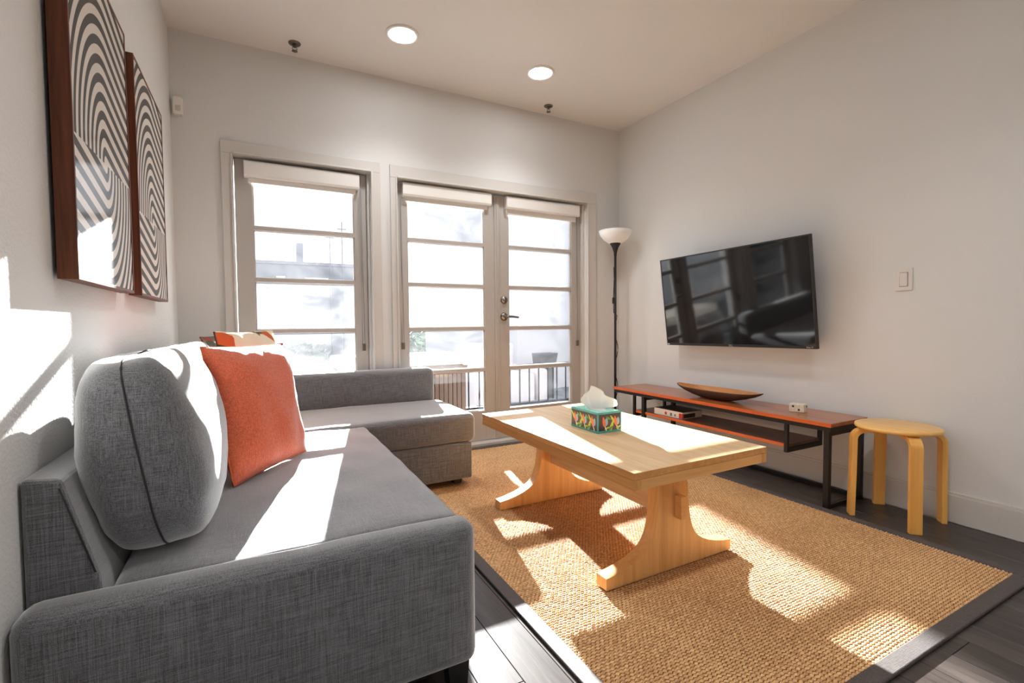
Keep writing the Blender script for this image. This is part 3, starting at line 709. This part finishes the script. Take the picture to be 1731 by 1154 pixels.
bm, rs = oval_rings([(.994, .0662), (.955, .062), (.90, .052), (.75, .034), (.5, .020), (.2, .014)])
bm.faces.new(rs[-1]); bmesh.ops.recalc_face_normals(bm, faces=bm.faces); link('hollow', bm, 'bowl', bw, True)

# small stone cube and boxed puzzle
cb = empty('stone_cube', (3.15, -1.785, BZ), 'small pale block with dark dots standing on the bench', 'block')
Mr = Matrix.Rotation(math.radians(14), 4, 'Z')
bm = bmesh.new(); bm_box(bm, -.026, .026, -.040, .040, 0, .048, .004, 2); bmesh.ops.transform(bm, matrix=Matrix.Translation((3.16, -1.785, BZ + .0005)) @ Mr, verts=bm.verts); link('block', bm, 'stone', cb)
for (a, z) in ((.018, .034), (-.012, .016)):
    bm = bmesh.new(); bm_box(bm, -.0272, -.0262, a - .005, a + .005, z - .005, z + .005, 0); bmesh.ops.transform(bm, matrix=Matrix.Translation((3.16, -1.785, BZ + .0005)) @ Mr, verts=bm.verts); link('dot', bm, 'darkinside', cb)
for (a, z) in ((.012, .034),):
    bm = bmesh.new(); bm_box(bm, a - .006, a + .006, -.0412, -.0402, z - .006, z + .006, 0); bmesh.ops.transform(bm, matrix=Matrix.Translation((3.16, -1.785, BZ + .0005)) @ Mr, verts=bm.verts); link('dot', bm, 'darkinside', cb)
pz = empty('puzzle_box', (3.12, -.93, SZ), 'flat boxed game with white and red sides and dark lid on the bench shelf', 'box')
PX0, PX1, PY0, PY1, PZ = 3.020, 3.215, -1.060, -.790, SZ + .0005
box('carton', PX0, PX1, PY0, PY1, PZ, PZ + .046, plain('carton_white', lin(226, 220, 212), .5), pz, .001)
box('lid', PX0 + .001, PX1 - .001, PY0 + .001, PY1 - .001, PZ + .0462, PZ + .0476, plain('lid_dark', lin(66, 62, 60), .4, vary=(20, .3)), pz, 0)
MAT['red'] = plain('print_red', lin(196, 44, 36), .5); MAT['inkg'] = plain('print_grey', lin(120, 116, 112), .5); MAT['inkk'] = plain('print_dark', lin(62, 58, 58), .5)
# red maple-leaf like blossom, grey and dark print blocks on the long side
star = []
for k in range(10):
    r_ = .017 if k % 2 == 0 else .008; a = math.pi / 2 + k * math.pi / 5; star.append((-.905 + r_ * math.cos(a), PZ + .020 + r_ * math.sin(a)))
prism('print_mark', star, 'X', PX0 - .0006, PX0 - .0001, 'red', pz)
box('print_mark', PX0 - .0006, PX0 - .0001, -.965, -.945, PZ + .008, PZ + .030, 'inkg', pz, 0)
box('print_mark', PX0 - .0006, PX0 - .0001, -1.000, -.985, PZ + .010, PZ + .026, 'inkg', pz, 0)
box('print_mark', PX0 - .0006, PX0 - .0001, -1.059, -1.028, PZ + .002, PZ + .038, 'red', pz, 0)
box('print_mark', PX0 + .012, PX0 + .125, PY0 - .0006, PY0 - .0001, PZ + .006, PZ + .034, 'inkk', pz, 0)
box('print_mark', PX0 + .0, PX0 + .010, PY0 - .0006, PY0 - .0001, PZ + .002, PZ + .038, 'red', pz, 0)

# ------------------------------------------------------------------ stool
st = empty('round_stool', (3.172, -2.268, 0), 'round birch stool with four bent plywood legs by the right wall', 'stool')
SX, SY, SH = 3.172, -2.268, .462
lathe('seat', [(0, SH - .020), (.165, SH - .020), (.172, SH - .017), (.174, SH - .010), (.172, SH - .003), (.165, SH), (0, SH)], (SX, SY, 0), 'birchtop', st, 64, False)
for k, ang in enumerate((45, 135, 225, 315)):
    a = math.radians(ang); dr = Vector((math.cos(a), math.sin(a), 0)); sd_ = Vector((-math.sin(a), math.cos(a), 0))
    path = [(.045, SH - .0315), (.120, SH - .0315)]
    for i in range(0, 9):
        b = math.radians(90 - i * 90 / 8); path.append((.138 + .046 * math.cos(b), SH - .0315 - .046 + .046 * math.sin(b)))
    path += [(.186, .20), (.190, .0005)]
    bm = bmesh.new(); rings = []
    hw, ht = .0245, .0105
    for i, (r_, z_) in enumerate(path):
        p0 = path[max(0, i - 1)]; p1 = path[min(len(path) - 1, i + 1)]
        tx, tz = p1[0] - p0[0], p1[1] - p0[1]; l_ = math.hypot(tx, tz); nx2, nz2 = -tz / l_, tx / l_
        if i == len(path) - 1: nx2, nz2 = 1, 0
        c_ = Vector((SX, SY, 0)) + dr * r_ + Vector((0, 0, z_)); nv_ = dr * nx2 + Vector((0, 0, nz2))
        rings.append([bm.verts.new(c_ + sd_ * s1 * hw + nv_ * s2 * ht) for s1, s2 in ((-1, -1), (1, -1), (1, 1), (-1, 1))])
    for A, B in zip(rings, rings[1:]):
        for j in range(4): bm.faces.new((A[j], A[(j + 1) % 4], B[(j + 1) % 4], B[j]))
    bm.faces.new(rings[0]); bm.faces.new(list(reversed(rings[-1]))); bmesh.ops.recalc_face_normals(bm, faces=bm.faces)
    smooth_by_angle(link('leg', bm, 'birch', st), 35)

# ------------------------------------------------------------------ floor lamp
lp = empty('floor_lamp', (3.148, -.195, 0), 'black uplighter floor lamp with white bowl shade in the corner', 'lamp')
lx, ly = 3.148, -.195
lathe('base', [(0, .0004), (.135, .0004), (.138, .008), (.120, .020), (.040, .030), (.014, .040), (.012, .050), (0, .05)], (lx, ly, 0), 'blackplastic', lp, 40, False)
lathe('pole', [(.0105, .045), (.0105, 1.56)], (lx, ly, 0), 'blackplastic', lp, 16)
lathe('socket_cone', [(.012, 1.545), (.014, 1.575), (.026, 1.615), (.046, 1.650), (.046, 1.656)], (lx, ly, 0), 'blackplastic', lp, 28)
lathe('shade', [(.030, 1.650), (.060, 1.656), (.100, 1.686), (.128, 1.722), (.141, 1.760), (.138, 1.761), (.124, 1.724), (.096, 1.690), (.058, 1.661), (.030, 1.655)], (lx, ly, 0), 'shade', lp, 48, False)
cord_off = lambda z: -.017 + .003 * math.sin(z * 15) if z > 1.05 else .004 + .014 * math.sin(z * 19)
cpts = [(lx + .88 * cord_off(z), ly - .47 * cord_off(z) - .006, z) for z in [1.45 - i * .028 for i in range(49)]]
cpts += [(lx + .02, ly - .03, .07), (lx + .06, ly - .02, .045), (lx + .15, ly + .02, .022)]
cd = tube('cord', cpts, .0035, 'blackplastic', lp, 6)
box('cord_switch', lx - .030, lx - .010, ly - .012, ly + .008, 1.135, 1.190, 'blackplastic', cd, .005)

# ------------------------------------------------------------------ television on its bracket
tv = empty('television', (3.205, -1.265, .80), 'flat black wall-mounted television tilted downwards over the bench', 'television')
n_ = Vector((-.9937, -.004, -.112)).normalized(); r0 = Vector((.003, -1, 0)).normalized(); u0_ = r0.cross(n_).normalized()
if u0_.z < 0: u0_ = -u0_
ro = .0155; rr_ = r0 * math.cos(ro) + u0_ * math.sin(ro); uu_ = u0_ * math.cos(ro) - r0 * math.sin(ro)
MW = Matrix((rr_, uu_, n_)).transposed().to_4x4(); MW.translation = (3.205, -1.267, 1.131)     # local: x right, y up, z towards the room
def tvbox(name, x0, x1, y0, y1, z0, z1, mat, bevel=.001):
    bm = bmesh.new(); bm_box(bm, x0, x1, y0, y1, z0, z1, bevel); bmesh.ops.transform(bm, matrix=MW, verts=bm.verts); bmesh.ops.recalc_face_normals(bm, faces=bm.faces)
    return link(name, bm, mat, tv)
w2, h2 = .569, .329
tvbox('screen', -w2 + .009, w2 - .009, -h2 + .017, h2 - .009, -.004, -.0015, 'screen', 0)
tvbox('bezel', -w2, w2, h2 - .009, h2, -.022, 0, 'blackplastic'); tvbox('bezel', -w2, w2, -h2, -h2 + .017, -.022, .001, 'blackplastic')
tvbox('bezel', -w2, -w2 + .009, -h2 + .017, h2 - .009, -.022, 0, 'blackplastic'); tvbox('bezel', w2 - .009, w2, -h2 + .017, h2 - .009, -.022, 0, 'blackplastic')
tvbox('housing', -w2 + .002, w2 - .002, -h2 + .002, h2 - .002, -.024, -.006, 'blackplastic'); tvbox('rear_bulge', -.36, .36, -h2 + .03, .10, -.052, -.024, 'blackplastic', .006)
MAT['logo'] = plain('logo_print', lin(196, 192, 188), .4)
text_mesh('logo', 'TCL', .017, 'logo', tv, MW @ Matrix.Translation((0, -h2 + .008, .0014)))
text_mesh('logo', 'Roku TV', .011, 'logo', tv, MW @ Matrix.Translation((w2 - .040, -h2 + .009, .0014)))
tvbox('badge', -w2 + .006, -w2 + .026, -h2 + .004, -h2 + .013, .001, .0016, 'logo', 0)
br = empty('wall_bracket', (W, -1.267, 1.05), 'black tilting wall bracket hidden behind the television', 'bracket')
boxes('wall_plate', [(W - .016, W - .0005, -1.50, -1.03, 1.02, 1.20)], 'black', br)
for yy in (-1.42, -1.13): box('arm', W - .07, W - .0165, yy, yy + .03, 1.05, 1.17, 'black', br, .001)

# ------------------------------------------------------------------ outside: balcony, furniture, neighbours
MAT['deck'] = plain('deck_grey', lin(120, 120, 120), .8, vary=(6, .2)); MAT['brown'] = wood('brown_slats', lin(48, 31, 21), lin(84, 57, 39), 'Z', 1, .5)
MAT['cream'] = fabric('cream_cushion', lin(206, 198, 182), lin(226, 218, 204), 300, 20, .2, 0); MAT['pinkwhite'] = fabric('pale_cushion', lin(204, 190, 186), lin(222, 210, 206), 300, 20, .2, 0)
MAT['wicker'] = plain('grey_wicker', lin(96, 94, 92), .7, bump=(120, .8, .004)); MAT['stucco'] = plain('white_stucco', lin(206, 198, 194), .9, bump=(40, .3, .01))
MAT['roofgrey'] = plain('grey_cladding', lin(112, 114, 120), .8, vary=(1.5, .1)); MAT['leaf'] = plain('foliage', lin(66, 84, 70), .7, vary=(3, .35)); MAT['trunk'] = plain('bark', lin(86, 76, 66), .9)
MAT['ground'] = plain('street_ground', lin(96, 98, 98), .9, vary=(.6, .15)); MAT['winwhite'] = plain('window_white', lin(244, 246, 248), .3)
MAT['leaf'].node_tree.nodes['Principled BSDF'].inputs['Transmission Weight'].default_value = 0
tag(boxes('balcony_floor', [(-1.0, 6.5, .222, 2.05, -.16, -.06)], 'deck'), kind='structure')
tag(boxes('ground', [(-60, 80, 2.3, 120, -3.3, -3.0)], 'ground'), kind='structure')
# slatted box bench with cream cushion, close to the left door
ob = empty('storage_bench', (1.60, .84, -.06), 'brown slatted storage bench outside the left glazed door', 'bench')
ox0, ox1, oy0, oy1 = .95, 2.088, .62, 1.10
box('carcass', ox0 + .012, ox1 - .012, oy0 + .012, oy1 - .012, -.05, .55, 'darkinside', ob, 0)
k = 0; xx = ox0
while xx < ox1 - .02:
    box('slat', xx, xx + .036, oy0, oy0 + .0115, -.04, .555, 'brown', ob, .001); xx += .042
yy = oy0 + .012
while yy < oy1 - .03:
    box('slat', ox1 - .0115, ox1, yy, yy + .036, -.04, .555, 'brown', ob, .001); yy += .042
box('lid', ox0 - .01, ox1 + .01, oy0 - .012, oy1 + .01, .556, .600, 'brown', ob, .004)
oc = tag(soft('seat_pad', ox0 + .02, 2.080, oy0 + .0, oy1 - .01, .601, .700, .02, None, 'cream'), 'cream seat pad lying on the brown storage bench outside', 'cushion')
# railing
rl = empty('balcony_railing', (2.8, 1.62, -.06), 'low black balcony railing with thin vertical bars outside the doors', 'railing')
box('top_rail', -1.0, 6.4, 1.605, 1.640, .445, .475, 'black', rl, .003); box('bottom_rail', -1.0, 6.4, 1.612, 1.634, -.02, .005, 'black', rl, .002)
xx = -.96
while xx < 6.35:
    box('baluster', xx, xx + .014, 1.616, 1.630, .0055, .4445, 'black', rl, .001); xx += .134
for xx in (-1.0, 2.2, 6.38): box('post', xx - .02, xx + .02, 1.6405, 1.672, -.06, .475, 'black', rl, .002)
# neighbouring terrace with armchair and planter
tag(boxes('terrace_floor', [(2.4, 9.5, 2.06, 5.6, -.60, -.50)], 'deck'), kind='structure')
ac = empty('outdoor_armchair', (3.55, 2.9, -.5), 'pale boxy outdoor armchair on the terrace beyond the railing', 'armchair')
soft('seat', 3.02, 3.98, 2.55, 3.25, -.40, .24, .05, ac, 'pinkwhite'); soft('back', 3.10, 4.02, 3.26, 3.48, -.40, .66, .06, ac, 'pinkwhite'); soft('arm', 4.03, 4.17, 2.5, 3.48, -.40, .30, .05, ac, 'pinkwhite')
for a, b in ((3.1, 2.6), (3.9, 2.6), (3.15, 3.4), (3.95, 3.4)): box('leg', a, a + .05, b, b + .05, -.5, -.4005, 'black', ac, .003)
pl_ = empty('planter', (4.38, 2.95, -.5), 'tall grey wicker planter on a stand beside the pale armchair', 'planter')
prism('basket', [(4.24, .28), (4.50, .28), (4.55, .50), (4.21, .50)], 'Y', 2.82, 3.06, 'wicker', pl_, .006)
for a in (4.25, 4.46): 
    for b in (2.84, 3.02): box('leg', a, a + .025, b, b + .025, -.5, .279, 'black', pl_, .002)
box('panel', 4.28, 4.455, 2.845, 2.86, -.2, .27, 'wicker', pl_, .002)
# white neighbour building on the right
nb = empty('white_house', (11, 8.5, -3), 'white stuccoed neighbouring house filling the view through the right door', 'building')
box('wall', 5.35, 17, 5.6, 12, -3, 9.5, 'stucco', nb, .02)
box('parapet', 5.3, 17.05, 5.5, 12.05, 9.5, 9.7, 'stucco', nb, .02)
for (a, b, z0, z1) in ((8.2, 9.4, 1.0, 2.4), (12, 13.4, 1.0, 2.4), (8.2, 9.4, 4.8, 6.2)):
    fw = box('window', a, b, 5.56, 5.598, z0, z1, 'winwhite', nb, .01); box('pane', a + .1, b - .1, 5.545, 5.559, z0 + .1, z1 - .1, 'roofgrey', fw, 0)
# distant flat-roofed building with chimney
fb = empty('distant_building', (3, 33, -3), 'distant grey flat-roofed building with a chimney beyond the trees', 'building')
box('wall', -16, 6.2, 30, 38, -3, 4.75, 'roofgrey', fb, .02); box('parapet', -16.05, 6.25, 29.9, 38.05, 4.75, 4.95, 'roofgrey', fb, .01); box('chimney', 2.82, 3.22, 31, 31.6, 4.95, 6.3, 'roofgrey', fb, .01)
for (a, b, z0, z1) in ((1.55, 2.05, 3.55, 4.0), (3.2, 4.6, 3.55, 3.95), (-2.5, -1.5, 3.2, 4.0), (-5.5, -4.5, 3.2, 4.0)):
    box('window', a, b, 29.94, 29.999, z0, z1, 'winwhite', fb, .005)
fb2 = empty('grey_house', (15, 40, -3), 'distant low grey house seen through the left glazed door', 'building')
prism('wall', [(11, -3), (24, -3), (24, 3.4), (17.5, 4.6), (11, 3.4)], 'Y', 42, 48, 'roofgrey', fb2)
for a in (12.5, 16.5, 20.5): box('window', a, a + 1.4, 41.93, 41.999, .8, 2.4, 'winwhite', fb2, .01)
# utility poles
for i, (xx, zz, lab) in enumerate(((4.62, 6.9, 'thin utility pole beyond the roofline, left of the pair'), (5.36, 7.5, 'thin utility pole beyond the roofline, right of the pair'))):
    up = empty('utility_pole', (xx, 29.0, -3), lab, 'pole')
    lathe('mast', [(.05, 0), (.035, zz + 3)], (xx, 29.0, -3), 'pole', up, 10); box('crossarm', xx - .28, xx + .28, 28.97, 29.03, zz - .5, zz - .43, 'pole', up, .005)
# trees beyond the balcony: each a trunk and a crown of leaf cards
def tree(x, y, zc, rx, rz, n, label, seed):
    rnd = random.Random(seed); t = empty('tree', (x, y, -3), label, 'tree', 'trees beyond the balcony')
    bm = bmesh.new(); bm_tube(bm, [(x, y, -3), (x + .1, y, -1.4), (x - .05, y, zc - rz * .4), (x + .05, y, zc + rz * .3)], lambda q: .16 - .11 * q, 8)
    for k in range(6):
        a = rnd.uniform(0, 6.28); bm_tube(bm, [(x, y, zc - rz * .5), (x + .4 * rx * math.cos(a), y + .4 * rx * math.sin(a), zc), (x + .75 * rx * math.cos(a), y + .75 * rx * math.sin(a), zc + rz * rnd.uniform(.0, .5))], lambda q: .07 - .05 * q, 6)
    link('trunk', bm, 'trunk', t, True)
    bm = bmesh.new()
    for k in range(n):
        d = Vector((rnd.gauss(0, 1), rnd.gauss(0, 1), rnd.gauss(0, 1))).normalized() * rnd.uniform(.35, 1) ** .5
        lump = .75 + .35 * noise.noise(d * 2.2 + Vector((seed, 0, 0)))
        c = Vector((x + d.x * rx * lump, y + d.y * rx * lump, zc + d.z * rz * lump)); s = rnd.uniform(.10, .2)
        e1 = Vector((rnd.gauss(0, 1), rnd.gauss(0, 1), rnd.gauss(0, 1))).normalized(); e2 = e1.orthogonal().normalized()
        bm.faces.new([bm.verts.new(c + e1 * s), bm.verts.new(c + e2 * s * .45), bm.verts.new(c - e1 * s), bm.verts.new(c - e2 * s * .45)])
    tag(link('crown', bm, 'leaf', t), kind='stuff')
tree(1.2, 13.5, -1.2, 2.3, 1.9, 4200, 'leafy tree below the rooflines, outside the single window', 3)
tree(5.6, 14.5, -.9, 2.2, 2.0, 4200, 'leafy tree outside the left glazed door', 11)
tree(-2.6, 15.0, -1.0, 2.4, 1.9, 3200, 'leafy tree partly hidden left of the single window', 19)
tree(8.6, 19.0, -.6, 2.6, 2.2, 3600, 'leafy tree beside the white house', 27)
